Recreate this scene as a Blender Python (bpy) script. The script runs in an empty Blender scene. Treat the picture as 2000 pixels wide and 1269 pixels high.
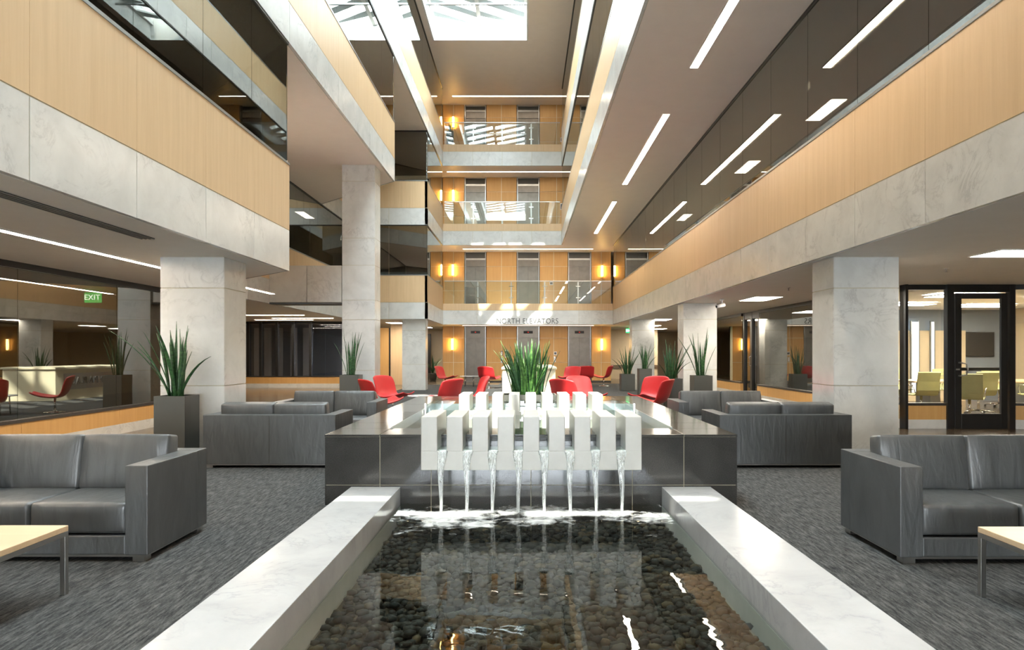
import bpy, bmesh, math, random
from mathutils import Vector, Matrix, noise
R = random.Random(7)
SC = bpy.context.scene
COL = SC.collection
PI = math.pi

# ------------------------------------------------------------------ camera, world, sun, exposure
cam_d = bpy.data.cameras.new('camera'); cam = bpy.data.objects.new('camera', cam_d); COL.objects.link(cam)
cam.location = (0, 0, 1.4); cam.rotation_euler = (PI/2, 0, 0)
cam_d.sensor_width = 36; cam_d.lens = 24.0; cam_d.shift_x = -0.0125; cam_d.shift_y = 0.02725
cam_d.clip_start = 0.05; cam_d.clip_end = 300
SC.camera = cam
W = bpy.data.worlds.new('sky'); SC.world = W; W.use_nodes = True
bg = W.node_tree.nodes['Background']; bg.inputs[0].default_value = (0.86, 0.94, 1.0, 1); bg.inputs[1].default_value = 16.0
sun_d = bpy.data.lights.new('sun', 'SUN'); sun = bpy.data.objects.new('sun', sun_d); COL.objects.link(sun)
sun_d.energy = 11; sun_d.angle = math.radians(0.6); sun_d.color = (1.0, 0.95, 0.86)
sun.rotation_euler = Vector((0.12, 0.68, -1.0)).to_track_quat('-Z', 'Y').to_euler()
sun.location = (0, -20, 40)
def portal(name, loc, rot, sx, sy):
    d = bpy.data.lights.new(name, 'AREA'); o = bpy.data.objects.new(name, d); COL.objects.link(o)
    d.shape = 'RECTANGLE'; d.size = sx; d.size_y = sy; d.cycles.is_portal = True
    o.location = loc; o.rotation_euler = rot
portal('skylight_portal', (-1.65, 10.8, 14.25), (0, 0, 0), 3.6, 29.8)
portal('front_fill_portal', (0, -8.2, 1.45), (PI/2, 0, PI), 4.6, 2.3)
SC.view_settings.view_transform = 'Standard'; SC.view_settings.look = 'None'
SC.view_settings.exposure = 1.45; SC.view_settings.gamma = 1.0; SC.view_settings.use_curve_mapping = False
cy = SC.cycles
cy.max_bounces = 8; cy.diffuse_bounces = 5; cy.glossy_bounces = 4; cy.transmission_bounces = 4; cy.transparent_max_bounces = 24
cy.caustics_reflective = False; cy.caustics_refractive = False; cy.sample_clamp_indirect = 6.0
cy.use_denoising = True

# ------------------------------------------------------------------ materials
M = {}
def newmat(name):
    m = bpy.data.materials.new(name); m.use_nodes = True; nt = m.node_tree; nt.nodes.clear()
    out = nt.nodes.new('ShaderNodeOutputMaterial'); M[name] = m
    return m, nt, out
def N(nt, t, **kw):
    n = nt.nodes.new('ShaderNode' + t)
    for k, v in kw.items():
        if k in n.inputs.keys(): n.inputs[k].default_value = v
        else: setattr(n, k, v)
    return n
def L(nt, a, b): nt.links.new(a, b)
def c4(c): return (c[0], c[1], c[2], 1)
def coords(nt, scale=(1, 1, 1), jitter=0.0, rot=(0, 0, 0)):
    tc = N(nt, 'TexCoord'); mp = N(nt, 'Mapping'); mp.inputs['Scale'].default_value = scale; mp.inputs['Rotation'].default_value = rot
    if jitter:
        oi = N(nt, 'ObjectInfo'); mu = N(nt, 'Math', operation='MULTIPLY'); mu.inputs[1].default_value = jitter
        L(nt, oi.outputs['Random'], mu.inputs[0])
        ad = N(nt, 'VectorMath', operation='ADD'); L(nt, tc.outputs['Object'], ad.inputs[0]); L(nt, mu.outputs[0], ad.inputs[1])
        L(nt, ad.outputs[0], mp.inputs[0])
    else: L(nt, tc.outputs['Object'], mp.inputs[0])
    return mp.outputs[0]
def ramp(nt, fac, stops):
    r = N(nt, 'ValToRGB'); e = r.color_ramp.elements
    while len(e) < len(stops): e.new(0.5)
    for k, (p, c) in enumerate(stops): e[k].position = p; e[k].color = c4(c)
    L(nt, fac, r.inputs[0]); return r.outputs[0]
def noise_t(nt, vec, scale, detail=6, rough=0.55, dist=0.0):
    n = N(nt, 'TexNoise'); n.inputs['Scale'].default_value = scale; n.inputs['Detail'].default_value = detail
    n.inputs['Roughness'].default_value = rough; n.inputs['Distortion'].default_value = dist; L(nt, vec, n.inputs['Vector']); return n.outputs['Fac']
def mixc(nt, fac, a, b):
    m = N(nt, 'Mix', data_type='RGBA'); L(nt, fac, m.inputs[0])
    for k, v in ((6, a), (7, b)):
        if isinstance(v, tuple): m.inputs[k].default_value = c4(v)
        else: L(nt, v, m.inputs[k])
    return m.outputs[2]
def bump(nt, h, strength=0.2, dist=0.01):
    b = N(nt, 'Bump'); b.inputs['Strength'].default_value = strength; b.inputs['Distance'].default_value = dist; L(nt, h, b.inputs['Height']); return b.outputs[0]
def principled(nt, out, color, rough=0.5, metal=0.0, spec=0.5, normal=None, coat=0.0):
    p = N(nt, 'BsdfPrincipled'); p.inputs['Roughness'].default_value = rough; p.inputs['Metallic'].default_value = metal
    p.inputs['Specular IOR Level'].default_value = spec; p.inputs['Coat Weight'].default_value = coat
    if isinstance(color, tuple): p.inputs['Base Color'].default_value = c4(color)
    else: L(nt, color, p.inputs['Base Color'])
    if normal is not None: L(nt, normal, p.inputs['Normal'])
    L(nt, p.outputs[0], out.inputs[0]); return p
def plain(name, color, rough=0.5, metal=0.0, spec=0.5, var=0.06, sc=3.0, coat=0.0):
    m, nt, out = newmat(name); v = coords(nt); f = noise_t(nt, v, sc, 4)
    a = tuple(c*(1-var) for c in color); b = tuple(min(1, c*(1+var)) for c in color)
    principled(nt, out, ramp(nt, f, [(0.3, a), (0.7, b)]), rough, metal, spec, coat=coat); return m
def emit(name, color, s):
    m, nt, out = newmat(name); e = N(nt, 'Emission'); e.inputs[0].default_value = c4(color); e.inputs[1].default_value = s
    L(nt, e.outputs[0], out.inputs[0]); return m
def marble(name, base, vein, rough=0.28, sc=1.0, amt=0.5):
    m, nt, out = newmat(name); v = coords(nt, (sc, sc, sc), 37.0)
    cloud = noise_t(nt, v, 1.6, 8, 0.6, 0.4)
    vv = noise_t(nt, v, 1.3, 10, 0.62, 1.4)
    sub = N(nt, 'Math', operation='SUBTRACT'); L(nt, vv, sub.inputs[0]); sub.inputs[1].default_value = 0.5
    ab = N(nt, 'Math', operation='ABSOLUTE'); L(nt, sub.outputs[0], ab.inputs[0])
    vf = ramp(nt, ab.outputs[0], [(0.0, (amt,)*3), (0.018, (amt*0.25,)*3), (0.06, (0, 0, 0))])
    msk = ramp(nt, noise_t(nt, v, 1.1, 3), [(0.46, (0, 0, 0)), (0.62, (1, 1, 1))])
    mm = N(nt, 'Math', operation='MULTIPLY'); L(nt, vf, mm.inputs[0]); L(nt, msk, mm.inputs[1])
    dark = tuple(c*0.86 for c in base)
    bc = ramp(nt, cloud, [(0.32, dark), (0.62, base)])
    speck = ramp(nt, noise_t(nt, v, 26, 3), [(0.28, (0.35,)*3), (0.34, (0, 0, 0))])
    c1 = mixc(nt, mm.outputs[0], bc, vein); c2 = mixc(nt, speck, c1, tuple(c*0.8 for c in base))
    principled(nt, out, c2, rough, 0, 0.5); return m
def wood(name, light, dark, axis='z', rough=0.42, sc=1.0):
    m, nt, out = newmat(name)
    s = {'z': (14, 14, 0.7), 'y': (14, 0.7, 14), 'x': (0.7, 14, 14)}[axis]
    v = coords(nt, tuple(q*sc for q in s), 11.0)
    f1 = noise_t(nt, v, 1.0, 6, 0.6, 0.2); f2 = noise_t(nt, v, 5.0, 3, 0.6)
    a = N(nt, 'Math', operation='MULTIPLY_ADD'); L(nt, f2, a.inputs[0]); a.inputs[1].default_value = 0.3; L(nt, f1, a.inputs[2])
    principled(nt, out, ramp(nt, a.outputs[0], [(0.42, dark), (0.85, light)]), rough, 0, 0.4); return m
def two_sided_ior(nt, fr, ior):                          # the same Fresnel on both faces of a thin pane
    g = N(nt, 'NewGeometry'); m = N(nt, 'Mix', data_type='FLOAT'); L(nt, g.outputs['Backfacing'], m.inputs[0])
    m.inputs[2].default_value = ior; m.inputs[3].default_value = 1.0/ior; L(nt, m.outputs[0], fr.inputs[0])
def glass(name, tint, refl=0.1, rcol=(1, 1, 1), ior=1.5, rough=0.0, wave=0.0):
    m, nt, out = newmat(name)
    t = N(nt, 'BsdfTransparent'); t.inputs[0].default_value = c4(tint)
    g = N(nt, 'BsdfGlossy'); g.inputs[0].default_value = c4(rcol); g.inputs['Roughness'].default_value = rough
    fr = N(nt, 'Fresnel'); two_sided_ior(nt, fr, ior)
    ma = N(nt, 'Math', operation='MULTIPLY_ADD', use_clamp=True); L(nt, fr.outputs[0], ma.inputs[0]); ma.inputs[1].default_value = 1.0; ma.inputs[2].default_value = refl
    if wave:
        nb = bump(nt, noise_t(nt, coords(nt), 0.8, 2), wave, 0.05); L(nt, nb, g.inputs['Normal'])
    mx = N(nt, 'MixShader'); L(nt, ma.outputs[0], mx.inputs[0]); L(nt, t.outputs[0], mx.inputs[1]); L(nt, g.outputs[0], mx.inputs[2])
    L(nt, mx.outputs[0], out.inputs[0]); return m

marble('marble', (0.66, 0.665, 0.64), (0.30, 0.30, 0.30), 0.22, 1.4, 0.42)
marble('marble_ledge', (0.50, 0.50, 0.497), (0.30, 0.31, 0.32), 0.18, 1.3, 0.5)
plain('grout', (0.46, 0.42, 0.30), 0.8)
wood('maple', (0.68, 0.49, 0.29), (0.61, 0.425, 0.24))
wood('maple_warm', (0.62, 0.37, 0.14), (0.55, 0.315, 0.105))
wood('maple_top', (0.62, 0.46, 0.29), (0.55, 0.39, 0.23), 'x', 0.35)
plain('paint_taupe', (0.78, 0.71, 0.65), 0.45, spec=0.5, var=0.02)
plain('paint_soffit', (0.80, 0.78, 0.74), 0.6, var=0.02)
plain('paint_white', (0.75, 0.75, 0.73), 0.6, var=0.02)
plain('paint_beige', (0.62, 0.50, 0.33), 0.6, var=0.03)
plain('paint_blue_grey', (0.20, 0.23, 0.27), 0.7, var=0.03)
plain('cream_stone', (0.72, 0.66, 0.48), 0.5, var=0.05)
plain('dark_metal', (0.018, 0.018, 0.018), 0.35, 0.2)
plain('black', (0.01, 0.01, 0.01), 0.5)
plain('sill_metal', (0.30, 0.32, 0.32), 0.3, 0.7)
plain('dark_sill', (0.045, 0.04, 0.036), 0.3, 0.0)
plain('steel', (0.45, 0.44, 0.42), 0.28, 1.0, var=0.1)
plain('elevator_steel', (0.20, 0.18, 0.155), 0.36, 0.8, var=0.12)
plain('elevator_dark', (0.10, 0.095, 0.085), 0.4, 0.6)
plain('chrome', (0.75, 0.75, 0.75), 0.12, 1.0, var=0.02)
plain('planter_grey', (0.075, 0.076, 0.068), 0.38, var=0.05)
plain('soil', (0.03, 0.022, 0.015), 0.9, var=0.4, sc=40)
plain('cast_white', (0.50, 0.50, 0.465), 0.33, var=0.06, sc=6)
plain('table_white', (0.62, 0.63, 0.63), 0.08, var=0.02)
plain('plastic_white', (0.8, 0.8, 0.8), 0.4)
plain('letters', (0.10, 0.10, 0.10), 0.35, 0.5)
plain('chair_mesh', (0.50, 0.47, 0.20), 0.6, var=0.1)
plain('screen', (0.012, 0.013, 0.016), 0.12)
plain('red_shell', (0.50, 0.022, 0.024), 0.42, var=0.05)
emit('light_strip', (1.0, 0.84, 0.66), 27.0)
emit('light_lobby', (1.0, 0.86, 0.68), 9.0)
emit('light_panel', (1.0, 0.90, 0.76), 22.0)
emit('light_sconce', (1.0, 0.60, 0.17), 22.0)
emit('exit_green', (0.02, 0.55, 0.10), 2.2)
emit('exit_letters', (0.85, 1.0, 0.88), 4.0)
emit('red_display', (0.8, 0.06, 0.04), 0.35)
glass('glass_tint', (0.32, 0.32, 0.30), 0.22, (0.80, 0.82, 0.80), 1.5, wave=0.012)
glass('glass_mirror', (0.42, 0.41, 0.38), 0.26, (0.82, 0.82, 0.78), 1.5, wave=0.012)
glass('glass_clear', (0.93, 0.95, 0.94), 0.03, (1, 1, 1), 1.45)
glass('glass_mid', (0.68, 0.70, 0.74), 0.05, (0.9, 0.92, 1), 1.5)
glass('glass_rail', (0.92, 0.96, 0.95), 0.07, (1, 1, 1), 1.5)

m, nt, out = newmat('rafter_translucent'); tl = N(nt, 'BsdfTranslucent'); tl.inputs[0].default_value = (0.12, 0.14, 0.145, 1); df = N(nt, 'BsdfDiffuse'); df.inputs[0].default_value = (0.8, 0.84, 0.84, 1)  # rafter material, translucency added to brighten the skylight and pass fill light
op = N(nt, 'MixShader'); op.inputs[0].default_value = 0.5; L(nt, tl.outputs[0], op.inputs[1]); L(nt, df.outputs[0], op.inputs[2]); L(nt, op.outputs[0], out.inputs[0])
# carpet: charcoal with streaks running along the hall
m, nt, out = newmat('carpet'); v = coords(nt, (34, 4.2, 1))
f1 = noise_t(nt, v, 1.6, 5, 0.7); v2 = coords(nt, (130, 22, 1)); f2 = noise_t(nt, v2, 2.0, 3, 0.7)
ad = N(nt, 'Math', operation='MULTIPLY_ADD'); L(nt, f2, ad.inputs[0]); ad.inputs[1].default_value = 0.45; L(nt, f1, ad.inputs[2])
principled(nt, out, ramp(nt, ad.outputs[0], [(0.55, (0.012, 0.013, 0.014)), (0.72, (0.055, 0.056, 0.055)), (0.90, (0.118, 0.118, 0.112))]), 0.95, 0, 0.15, bump(nt, ad.outputs[0], 0.6, 0.01))
# plank-look tile floor
m, nt, out = newmat('floor_tile'); v = coords(nt, (1.2, 9, 1)); f1 = noise_t(nt, v, 1.5, 7, 0.65, 0.5)
br = N(nt, 'TexBrick'); br.inputs['Scale'].default_value = 1.0; br.inputs['Brick Width'].default_value = 1.2; br.inputs['Row Height'].default_value = 0.3
br.inputs['Mortar Size'].default_value = 0.003; L(nt, coords(nt), br.inputs['Vector'])
br.inputs['Color1'].default_value = (0.55, 0.55, 0.55, 1); br.inputs['Color2'].default_value = (0.42, 0.42, 0.42, 1); br.inputs['Mortar'].default_value = (0.1, 0.1, 0.1, 1)
mu = N(nt, 'Mix', data_type='RGBA', blend_type='MULTIPLY'); mu.inputs[0].default_value = 1.0
L(nt, ramp(nt, f1, [(0.3, (0.16, 0.105, 0.06)), (0.7, (0.46, 0.35, 0.23))]), mu.inputs[6]); L(nt, br.outputs[0], mu.inputs[7])
principled(nt, out, mu.outputs[2], 0.2, 0, 0.5)
# polished black granite
m, nt, out = newmat('granite'); v = coords(nt); f = noise_t(nt, v, 160, 3, 0.7); g = noise_t(nt, v, 4, 5, 0.6)
aa = N(nt, 'Math', operation='MULTIPLY_ADD'); L(nt, g, aa.inputs[0]); aa.inputs[1].default_value = 0.3; L(nt, f, aa.inputs[2])
principled(nt, out, ramp(nt, aa.outputs[0], [(0.45, (0.012, 0.012, 0.012)), (0.8, (0.06, 0.058, 0.054))]), 0.11, 0, 0.7)
# leather
m, nt, out = newmat('leather'); v = coords(nt, (1, 1, 1), 9.0); cell = N(nt, 'TexVoronoi'); cell.inputs['Scale'].default_value = 320; L(nt, v, cell.inputs['Vector'])
wr = noise_t(nt, coords(nt, (9, 4, 2), 9.0), 1.6, 3, 0.5, 0.6)
b1 = N(nt, 'Bump'); b1.inputs['Strength'].default_value = 0.12; b1.inputs['Distance'].default_value = 0.002; L(nt, cell.outputs[0], b1.inputs['Height'])
b2 = N(nt, 'Bump'); b2.inputs['Strength'].default_value = 0.35; b2.inputs['Distance'].default_value = 0.02; L(nt, wr, b2.inputs['Height']); L(nt, b1.outputs[0], b2.inputs['Normal'])
principled(nt, out, ramp(nt, wr, [(0.3, (0.046, 0.049, 0.050)), (0.7, (0.072, 0.076, 0.077))]), 0.40, 0, 0.85, b2.outputs[0])
# snake plant leaf
m, nt, out = newmat('leaf'); v = coords(nt, (6, 6, 22), 23.0); f = noise_t(nt, v, 1.2, 4, 0.6)
principled(nt, out, ramp(nt, f, [(0.35, (0.012, 0.045, 0.016)), (0.6, (0.045, 0.135, 0.045)), (0.8, (0.16, 0.26, 0.10))]), 0.38, 0, 0.5)
m, nt, out = newmat('leaf_sunlit'); v = coords(nt, (6, 6, 22), 23.0); f = noise_t(nt, v, 1.2, 4, 0.6)  # brighter copy of leaf with sunlight painted into its greens
principled(nt, out, ramp(nt, f, [(0.35, (0.03, 0.10, 0.02)), (0.6, (0.11, 0.26, 0.06)), (0.8, (0.34, 0.46, 0.16))]), 0.38, 0, 0.5)
# river pebbles
m, nt, out = newmat('pebble'); oi = N(nt, 'ObjectInfo'); at = N(nt, 'Attribute', attribute_name='tone')
sm = N(nt, 'Math', operation='ADD'); L(nt, oi.outputs['Random'], sm.inputs[0]); L(nt, at.outputs['Fac'], sm.inputs[1])
fr = N(nt, 'Math', operation='FRACT'); L(nt, sm.outputs[0], fr.inputs[0])
bc = ramp(nt, fr.outputs[0], [(0.0, (0.0077, 0.0092, 0.0088)), (0.3, (0.0165, 0.018, 0.0163)), (0.55, (0.0286, 0.0275, 0.022)), (0.78, (0.0121, 0.0143, 0.0145)), (0.95, (0.0528, 0.0396, 0.022))])
sp = ramp(nt, noise_t(nt, coords(nt), 70, 4), [(0.3, (0.75,)*3), (0.7, (1.2,)*3)])
mu = N(nt, 'Mix', data_type='RGBA', blend_type='MULTIPLY'); mu.inputs[0].default_value = 1.0; L(nt, bc, mu.inputs[6]); L(nt, sp, mu.inputs[7])
principled(nt, out, mu.outputs[2], 0.55, 0, 0.08)
# pool water, falling water and foam
m, nt, out = newmat('water'); t = N(nt, 'BsdfTransparent'); t.inputs[0].default_value = (0.86, 0.92, 0.88, 1)
g = N(nt, 'BsdfGlossy'); g.inputs['Roughness'].default_value = 0.0; frn = N(nt, 'Fresnel'); two_sided_ior(nt, frn, 1.65)
nb = bump(nt, noise_t(nt, coords(nt, (1, 1, 1)), 4.0, 2, 0.5), 0.055, 0.02); L(nt, nb, g.inputs['Normal']); L(nt, nb, frn.inputs['Normal'])
mx = N(nt, 'MixShader'); L(nt, frn.outputs[0], mx.inputs[0]); L(nt, t.outputs[0], mx.inputs[1]); L(nt, g.outputs[0], mx.inputs[2]); L(nt, mx.outputs[0], out.inputs[0])
m, nt, out = newmat('falling_water'); t = N(nt, 'BsdfTransparent'); t.inputs[0].default_value = (0.95, 0.97, 0.97, 1)
p = N(nt, 'BsdfPrincipled'); p.inputs['Base Color'].default_value = (0.85, 0.88, 0.88, 1); p.inputs['Roughness'].default_value = 0.08
ff = ramp(nt, noise_t(nt, coords(nt, (60, 60, 2.5)), 1.5, 3), [(0.35, (0.10,)*3), (0.75, (0.75,)*3)])
mx = N(nt, 'MixShader'); L(nt, ff, mx.inputs[0]); L(nt, t.outputs[0], mx.inputs[1]); L(nt, p.outputs[0], mx.inputs[2]); L(nt, mx.outputs[0], out.inputs[0])
m, nt, out = newmat('foam'); t = N(nt, 'BsdfTransparent'); p = N(nt, 'BsdfDiffuse'); p.inputs[0].default_value = (0.86, 0.88, 0.87, 1)
at = N(nt, 'Attribute', attribute_name='tone')
fn = noise_t(nt, coords(nt, (1, 1.3, 1)), 9.0, 6, 0.65, 0.8)
sm = N(nt, 'Math', operation='ADD'); L(nt, fn, sm.inputs[0]); L(nt, at.outputs['Fac'], sm.inputs[1])
fac = ramp(nt, sm.outputs[0], [(0.50, (0, 0, 0)), (0.72, (0.5,)*3), (0.92, (0.88,)*3)])
mx = N(nt, 'MixShader'); L(nt, fac, mx.inputs[0]); L(nt, t.outputs[0], mx.inputs[1]); L(nt, p.outputs[0], mx.inputs[2]); L(nt, mx.outputs[0], out.inputs[0])

# ------------------------------------------------------------------ helpers
def tag(o, label=None, cat=None, group=None, kind=None):
    if label: o['label'] = label
    if cat: o['category'] = cat
    if group: o['group'] = group
    if kind: o['kind'] = kind
    return o
def thing(name, label, cat, loc=(0, 0, 0), rz=0.0, group=None, kind=None):
    o = bpy.data.objects.new(name, None); COL.objects.link(o); o.location = loc; o.rotation_euler = (0, 0, rz); o.empty_display_size = 0.1
    return tag(o, label, cat, group, kind)
def link(name, me, mat, parent=None, smooth=False):
    if mat and not me.materials: me.materials.append(M[mat])
    o = bpy.data.objects.new(name, me); COL.objects.link(o)
    if parent: o.parent = parent
    if smooth:
        for p in me.polygons: p.use_smooth = True
    return o
def mesh(name, V, F, mat, parent=None, smooth=False):
    me = bpy.data.meshes.new(name); me.from_pydata([tuple(v) for v in V], [], F); me.update()
    return link(name, me, mat, parent, smooth)
BF = [(0, 3, 2, 1), (4, 5, 6, 7), (0, 1, 5, 4), (1, 2, 6, 5), (2, 3, 7, 6), (3, 0, 4, 7)]
def bv(x0, x1, y0, y1, z0, z1):
    return [(x0, y0, z0), (x1, y0, z0), (x1, y1, z0), (x0, y1, z0), (x0, y0, z1), (x1, y0, z1), (x1, y1, z1), (x0, y1, z1)]
def bevel(o, w, seg=2):
    md = o.modifiers.new('bevel', 'BEVEL'); md.width = w; md.segments = seg; md.limit_method = 'ANGLE'; md.angle_limit = math.radians(40)
    return o
def box(name, x0, x1, y0, y1, z0, z1, mat, parent=None, bw=0.0, seg=2):
    o = mesh(name, bv(x0, x1, y0, y1, z0, z1), BF, mat, parent)
    if bw: bevel(o, bw, seg)
    return o
def slab(name, poly, z0, z1, mat, parent=None):          # extruded plan polygon, counter-clockwise or not
    n = len(poly); V = [(x, y, z0) for x, y in poly] + [(x, y, z1) for x, y in poly]
    F = [tuple(range(n))[::-1], tuple(range(n, 2*n))] + [(i, (i+1) % n, n+(i+1) % n, n+i) for i in range(n)]
    o = mesh(name, V, F, mat, parent)
    bm = bmesh.new(); bm.from_mesh(o.data); bmesh.ops.recalc_face_normals(bm, faces=bm.faces); bm.to_mesh(o.data); bm.free()
    return o
def seg_box(name, p, q, t0, t1, z0, z1, mat, parent=None, bw=0.0):    # box along p->q in plan, offset t0..t1 to the left of the direction
    d = Vector((q[0]-p[0], q[1]-p[1])); d.normalize(); nx, ny = -d.y, d.x
    c = [(p[0]+nx*t0, p[1]+ny*t0), (q[0]+nx*t0, q[1]+ny*t0), (q[0]+nx*t1, q[1]+ny*t1), (p[0]+nx*t1, p[1]+ny*t1)]
    V = [(x, y, z0) for x, y in c] + [(x, y, z1) for x, y in c]
    o = mesh(name, V, BF, mat, parent)
    if bw: bevel(o, bw)
    return o
def lathe(name, prof, mat, parent=None, n=24, loc=(0, 0, 0), smooth=True):
    V = []; F = []
    for r, z in prof:
        for k in range(n): a = 2*PI*k/n; V.append((loc[0]+r*math.cos(a), loc[1]+r*math.sin(a), loc[2]+z))
    for i in range(len(prof)-1):
        for k in range(n): F.append((i*n+k, i*n+(k+1) % n, (i+1)*n+(k+1) % n, (i+1)*n+k))
    F.append(tuple(range(n))[::-1]); F.append(tuple(range((len(prof)-1)*n, len(prof)*n)))
    return mesh(name, V, F, mat, parent, smooth)
def tube(name, pts, r, mat, parent=None, n=8, rad=None):
    pts = [Vector(p) for p in pts]; V = []; F = []
    for i, p in enumerate(pts):
        t = (pts[min(i+1, len(pts)-1)] - pts[max(i-1, 0)]).normalized()
        u = t.cross(Vector((0, 0, 1))); u = u.normalized() if u.length > 1e-3 else Vector((1, 0, 0)); w = t.cross(u)
        rr = rad[i] if rad else r
        for k in range(n): a = 2*PI*k/n; V.append(p + u*rr*math.cos(a) + w*rr*math.sin(a))
    for i in range(len(pts)-1):
        for k in range(n): F.append((i*n+k, i*n+(k+1) % n, (i+1)*n+(k+1) % n, (i+1)*n+k))
    F.append(tuple(range(n))[::-1]); F.append(tuple(range((len(pts)-1)*n, len(pts)*n)))
    return mesh(name, V, F, mat, parent, True)
def text(name, body, size, loc, rot, mat, parent=None, extrude=0.008, align='CENTER', sx=1.0):
    c = bpy.data.curves.new(name, 'FONT'); c.body = body; c.size = size; c.extrude = extrude; c.align_x = align; c.align_y = 'CENTER'; c.space_character = 1.05
    c.materials.append(M[mat]); o = bpy.data.objects.new(name, c); COL.objects.link(o); o.location = loc; o.rotation_euler = rot; o.scale = (sx, 1, 1)
    bpy.context.view_layer.update()
    me = bpy.data.meshes.new_from_object(o.evaluated_get(bpy.context.evaluated_depsgraph_get()))
    bpy.data.objects.remove(o); bpy.data.curves.remove(c)
    if not me.materials: me.materials.append(M[mat])
    bm = bmesh.new(); bm.from_mesh(me); bmesh.ops.remove_doubles(bm, verts=bm.verts, dist=1e-5)
    seen = set(); bm.verts.ensure_lookup_table(); bm.verts.index_update()
    for v0 in bm.verts:
        if v0.index in seen: continue
        comp = []; stack = [v0]; seen.add(v0.index)
        while stack:
            v = stack.pop(); comp.append(v)
            for ed in v.link_edges:
                w = ed.other_vert(v)
                if w.index not in seen: seen.add(w.index); stack.append(w)
        ix = {v.index: i for i, v in enumerate(comp)}; fs = {f for v in comp for f in v.link_faces}
        o = mesh('letter', [v.co for v in comp], [tuple(ix[v.index] for v in f.verts) for f in fs], mat, parent)
        o.location = loc; o.rotation_euler = rot; o.scale = (sx, 1, 1)
    bm.free(); bpy.data.meshes.remove(me)
def struct(o, label, cat): return tag(o, label, cat, kind='structure')
def copy_tree(o, parent=None):
    c = o.copy(); COL.objects.link(c)
    if parent: c.parent = parent
    for ch in list(o.children): copy_tree(ch, c)
    return c
def splits(a, b, pitch, phase):                          # joint positions between a and b
    k = math.ceil((a - phase)/pitch + 0.15); out = [a]
    while phase + k*pitch < b - 0.15*pitch: out.append(phase + k*pitch); k += 1
    return out + [b]

# ------------------------------------------------------------------ the shell: floors, ceilings, outer walls
XL, XR, XR3, XA = -3.62, 3.90, 1.62, -6.50              # balcony planes: left, right, right upper, left alcove
YB, YE, YF, Y0, Y1 = 30.2, 32.2, -8.0, -8.0, 42.0       # back balcony, elevator wall, front wall, extents
S = [2.66, 6.17, 9.68, 13.10]                           # soffit heights
PX0, PX1 = -1.138, 1.253                                # pool inside
fl = thing('floor', 'brown plank-look tile floor around the hall', 'floor', kind='structure')
box('tile_field', -14, PX0-0.02, Y0, Y1, -0.3, 0, 'floor_tile', fl); box('tile_field', PX1+0.02, 14, Y0, Y1, -0.3, 0, 'floor_tile', fl)
box('tile_field', PX0-0.02, PX1+0.02, 6.4, Y1, -0.3, 0, 'floor_tile', fl); box('tile_field', PX0-0.02, PX1+0.02, Y0, 1.3, -0.3, 0, 'floor_tile', fl)
for x0, x1, y0, y1 in ((-4.75, PX0-0.02, -6, 30), (PX1+0.02, 4.95, -6, 31), (PX0-0.02, PX1+0.02, 6.4, 31), (PX0-0.02, PX1+0.02, -6, 1.3)):
    box('carpet', x0, x1, y0, y1, 0.0, 0.008, 'carpet', fl)

def P2(e=0): return [(XL-e, Y0), (XL-e, 10.5), (XA-e, 13.38), (XA-e, 25.4+e), (XL-e, 25.4+e), (XL-e, Y1), (-14, Y1), (-14, Y0)]
def P3(e=0): return [(XL-e, Y0), (XL-e, 19.0), (XA-e, 21.9), (XA-e, 25.4+e), (XL-e, 25.4+e), (XL-e, Y1), (-14, Y1), (-14, Y0)]
def P4(e=0): return [(XL-e, Y0), (XL-e, Y1), (-14, Y1), (-14, Y0)]
e = 0.06
for k, (P, xr) in enumerate(((P2, XR), (P3, XR3), (P4, XR3))):
    z0, z1 = S[k], S[k] + 0.72
    lv = ('ground', 'second', 'third')[k]
    paint = 'paint_soffit' if k == 0 else 'paint_taupe'
    struct(slab('ceiling', P(e), z0, z1, paint), f'grey soffit over the left side of the {lv} floor', 'ceiling')
    struct(box('ceiling', xr+e, 14, Y0, Y1, z0, z1, paint), f'grey soffit over the right side of the {lv} floor', 'ceiling')
    struct(box('ceiling', XL-e, xr+e, YB+e, Y1, z0, z1, 'paint_taupe'), f'taupe soffit of the elevator lobby on the {lv} floor', 'ceiling')
# roof ceiling with skylight opening
SX0, SX1, SY0, SY1 = -3.45, 0.13, -3.8, 25.6
roof = thing('ceiling', 'taupe roof ceiling around the long skylight', 'ceiling', kind='structure')
for x0, x1, y0, y1 in ((-14, SX0, Y0, Y1), (SX1, 14, Y0, Y1), (SX0, SX1, SY1, Y1), (SX0, SX1, Y0, SY0)):
    box('ceiling_field', x0, x1, y0, y1, S[3], S[3]+0.3, 'paint_taupe', roof)
box('ceiling_field', SX0, SX1, -3.0, 0.1, S[3], S[3]+0.3, 'paint_taupe', roof)  # unseen opaque infill, added to keep sun off the front spillway
for x0, x1, y0, y1 in ((SX0, SX0+0.06, SY0, SY1), (SX1-0.06, SX1, SY0, SY1), (SX0+0.06, SX1-0.06, SY1-0.06, SY1), (SX0+0.06, SX1-0.06, SY0, SY0+0.06)):
    box('skylight_kerb', x0, x1, y0, y1, S[3]-0.004, S[3]+0.95, 'paint_white', roof)
sky = thing('reflection_1', 'long roof skylight with white diagonal rafters', 'skylight', kind='structure')
zr = S[3] + 0.55
for xm in (SX0+0.10, -1.68, SX1-0.08):
    box('mullion', xm-0.07, xm+0.07, SY0, SY1, zr, zr+0.16, 'paint_white', sky)
y = SY1 - 2.25
while y > SY0: box('tie_bar', SX0, SX1, y-0.03, y+0.03, S[3]+0.2, S[3]+0.26, 'sill_metal', sky); y -= 3.4
bays = ((SX0+0.17, -1.75, 1.05), (-1.61, SX1-0.15, 1.05))
y = SY0 - 1.2
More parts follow.
